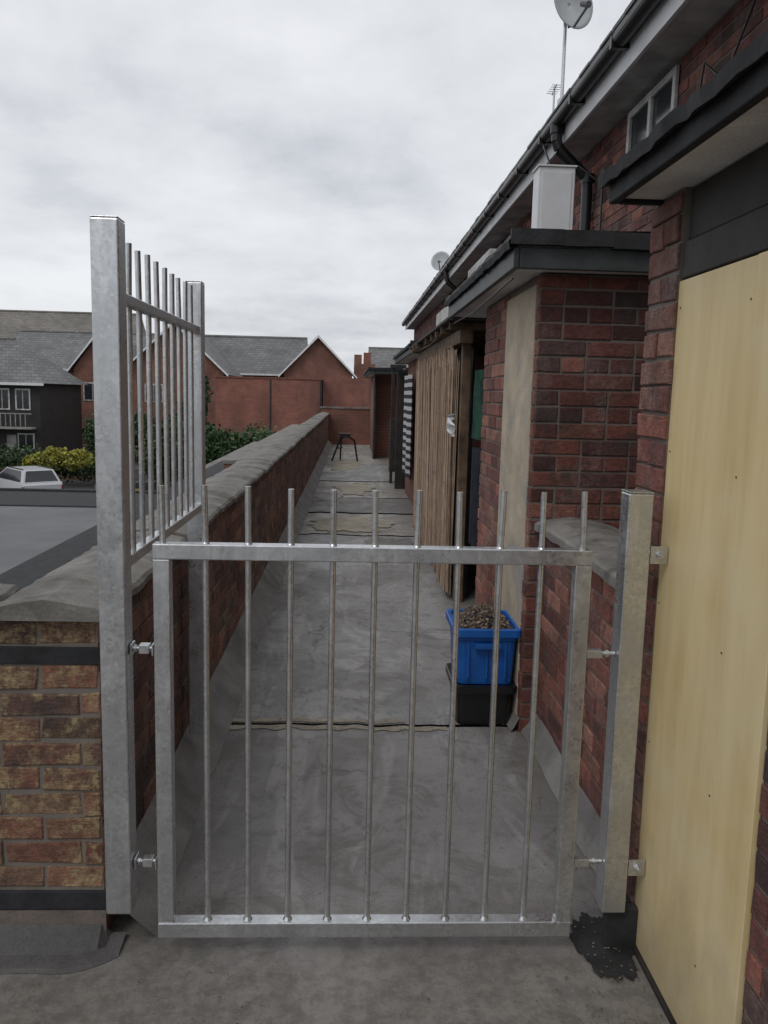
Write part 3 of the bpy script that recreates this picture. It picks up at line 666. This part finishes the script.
# ------------------------------------------------------------------ cars
def car(name,pos,rot,paint):
    e=empty(name); e.location=pos; e.rotation_euler=(0,0,rot)
    TY=simple(name+'_tyre',(.015,.015,.015),.8,.2)
    def sec(y,w,zb,zt,tw=.95): 
        return [(-w,y,zb),(w,y,zb),(w*1.02,y,(zb+zt)/2),(w*tw,y,zt),(-w*tw,y,zt),(-w*1.02,y,(zb+zt)/2)]
    secs=[sec(0,.80,.38,.86),sec(.08,.86,.25,.95),sec(.9,.88,.22,.97),sec(3.0,.88,.22,.95),sec(3.9,.86,.24,.82),sec(4.35,.78,.30,.68)]
    mb=MB(); V=[p for s in secs for p in s]; n=6
    for i in range(5):
        for j in range(n):
            k=(j+1)%n; mb.mesh([V[i*n+j],V[i*n+k],V[(i+1)*n+k],V[(i+1)*n+j]],[(3,2,1,0)])
    mb.face(secs[0]); mb.face(secs[-1][::-1]); mb.done('body',paint,e,bevel=.03)
    A=[(-.80,.12,.955),(.80,.12,.955),(.80,3.15,.945),(-.80,3.15,.945)]; B=[(-.62,.42,1.45),(.62,.42,1.45),(.62,2.2,1.46),(-.62,2.2,1.46)]
    mb=MB(); mb.mesh(A+B,[(0,1,5,4),(1,2,6,5),(2,3,7,6),(3,0,4,7),(4,5,6,7)],0); mb.done('cabin',paint,e,bevel=.04)
    mb=MB()
    def q(i,j,k,l,s,off):
        P=[Vector((A+B)[t]) for t in(i,j,k,l)]; c=sum(P,Vector())/4; nrm=(P[1]-P[0]).cross(P[3]-P[0]).normalized()
        mb.face([c+(p-c)*s+nrm*off for p in P])
    q(0,1,5,4,.84,.012); q(1,2,6,5,.86,.012); q(2,3,7,6,.86,.012); q(3,0,4,7,.86,.012)
    mb.done('windows',GLASS,e)
    mb=MB()
    for sx in(-1,1):
        for y in(.85,3.45):
            mb.cyl((sx*.70,y,.31),(sx*.90,y,.31),.31,n=20,m=0); mb.cyl((sx*.89,y,.31),(sx*.915,y,.31),.19,n=14,m=1)
    mb.done('wheels',[TY,GALV],e)
    mb=MB()
    for sx in(-1,1): mb.box(sx*.80-.05,sx*.80+.05,-.01,.10,.66,.82)
    mb.done('tail_lights',simple(name+'_red',(.22,.02,.02),.3,.1),e)
    mb=MB(); mb.box(-.26,.26,-.03,.0,.50,.61); mb.done('number_plate',simple(name+'_plate',(.5,.40,.08),.5,.1),e)
    mb=MB(); mb.box(-.82,.82,-.06,.02,.30,.45)
    for sx in(-1,1): mb.box(sx*.60-.02,sx*.60+.02,.5,2.1,1.47,1.50); mb.box(sx*.95-.08,sx*.95+.08,2.85,2.98,.95,1.07)
    mb.done('bumper_and_rails',BLACKP,e)
PW=simple('car_silver',(.50,.51,.53),.25,.05); PS=simple('car_dark',(.05,.055,.065),.25,.1)
car('parked_car',(-12.4,34.0,-3.2),math.radians(42),PW); car('parked_car',(-15.6,34.4,-3.2),math.radians(38),PS); car('parked_car',(-9.0,35.5,-3.2),math.radians(30),PS)
# ------------------------------------------------------------------ world
w=bpy.data.worlds.new('World'); S.world=w; w.use_nodes=True; nt=w.node_tree; nt.nodes.clear()
N_=nt.nodes.new; L_=nt.links.new
out=N_('ShaderNodeOutputWorld'); mixs=N_('ShaderNodeMixShader'); b1=N_('ShaderNodeBackground'); b2=N_('ShaderNodeBackground')
sky=N_('ShaderNodeTexSky'); sky.sky_type='NISHITA'; sky.sun_disc=False; sky.sun_elevation=math.radians(50); sky.sun_rotation=math.radians(215)
L_(sky.outputs[0],b1.inputs[0]); b1.inputs[1].default_value=.10
tc=N_('ShaderNodeTexCoord'); sx=N_('ShaderNodeSeparateXYZ'); L_(tc.outputs['Generated'],sx.inputs[0])
def M(op,a,b=0.):
    q=N_('ShaderNodeMath'); q.operation=op
    for v_,i in((a,0),(b,1)):
        if isinstance(v_,(int,float)): q.inputs[i].default_value=v_
        else: L_(v_,q.inputs[i])
    return q.outputs[0]
den=M('ADD',M('MAXIMUM',sx.outputs[2],0.),.22)
cb=N_('ShaderNodeCombineXYZ'); L_(M('DIVIDE',sx.outputs[0],den),cb.inputs[0]); L_(M('DIVIDE',sx.outputs[1],den),cb.inputs[1])
def nz(sc,det,off,r=.55,d=.3):
    mp=N_('ShaderNodeMapping'); mp.inputs['Location'].default_value=off; L_(cb.outputs[0],mp.inputs[0])
    q=N_('ShaderNodeTexNoise'); q.inputs['Scale'].default_value=sc; q.inputs['Detail'].default_value=det; q.inputs['Roughness'].default_value=r; q.inputs['Distortion'].default_value=d
    L_(mp.outputs[0],q.inputs['Vector']); return q.outputs['Fac']
f=M('ADD',M('MULTIPLY',nz(.8,3,(3,1,0)),.5),M('MULTIPLY',nz(2.2,6,(7,2,0),.6,.1),.5))
rp=N_('ShaderNodeValToRGB'); L_(f,rp.inputs[0]); e=rp.color_ramp.elements
e[0].position=.35; e[0].color=(.54,.56,.605,1); e[1].position=.62; e[1].color=(.84,.85,.875,1); q=e.new(.47); q.color=(.71,.725,.755,1)
L_(rp.outputs[0],b2.inputs[0]); b2.inputs[1].default_value=1.08
mixs.inputs[0].default_value=.92; L_(b1.outputs[0],mixs.inputs[1]); L_(b2.outputs[0],mixs.inputs[2]); L_(mixs.outputs[0],out.inputs[0])
sl=bpy.data.lights.new('sun','SUN'); sl.energy=.8; sl.angle=math.radians(20); sl.color=(1,.97,.93); so=link(bpy.data.objects.new('sun',sl))
az=math.radians(215); el=math.radians(50); d=Vector((math.sin(az)*math.cos(el),math.cos(az)*math.cos(el),math.sin(el)))
so.rotation_euler=d.to_track_quat('Z','Y').to_euler()
# ------------------------------------------------------------------ camera
cam=bpy.data.cameras.new('camera'); co=link(bpy.data.objects.new('camera',cam)); S.camera=co
cam.sensor_fit='VERTICAL'; cam.sensor_height=24; cam.lens=828*24/1024; cam.clip_end=3000; cam.clip_start=.05
th=math.radians(8); ps=math.radians(2.5); ro=math.radians(1.4)
F=Vector((math.sin(ps)*math.cos(th),math.cos(ps)*math.cos(th),-math.sin(th))); R0=Vector((math.cos(ps),-math.sin(ps),0)); U0=R0.cross(F)
R=R0*math.cos(ro)+U0*math.sin(ro); U=U0*math.cos(ro)-R0*math.sin(ro)
mt=Matrix((R,U,-F)).transposed().to_4x4(); mt.translation=Vector((0,0,1.6)); co.matrix_world=mt
S.view_settings.view_transform='Standard'; S.view_settings.look='None'; S.view_settings.exposure=0
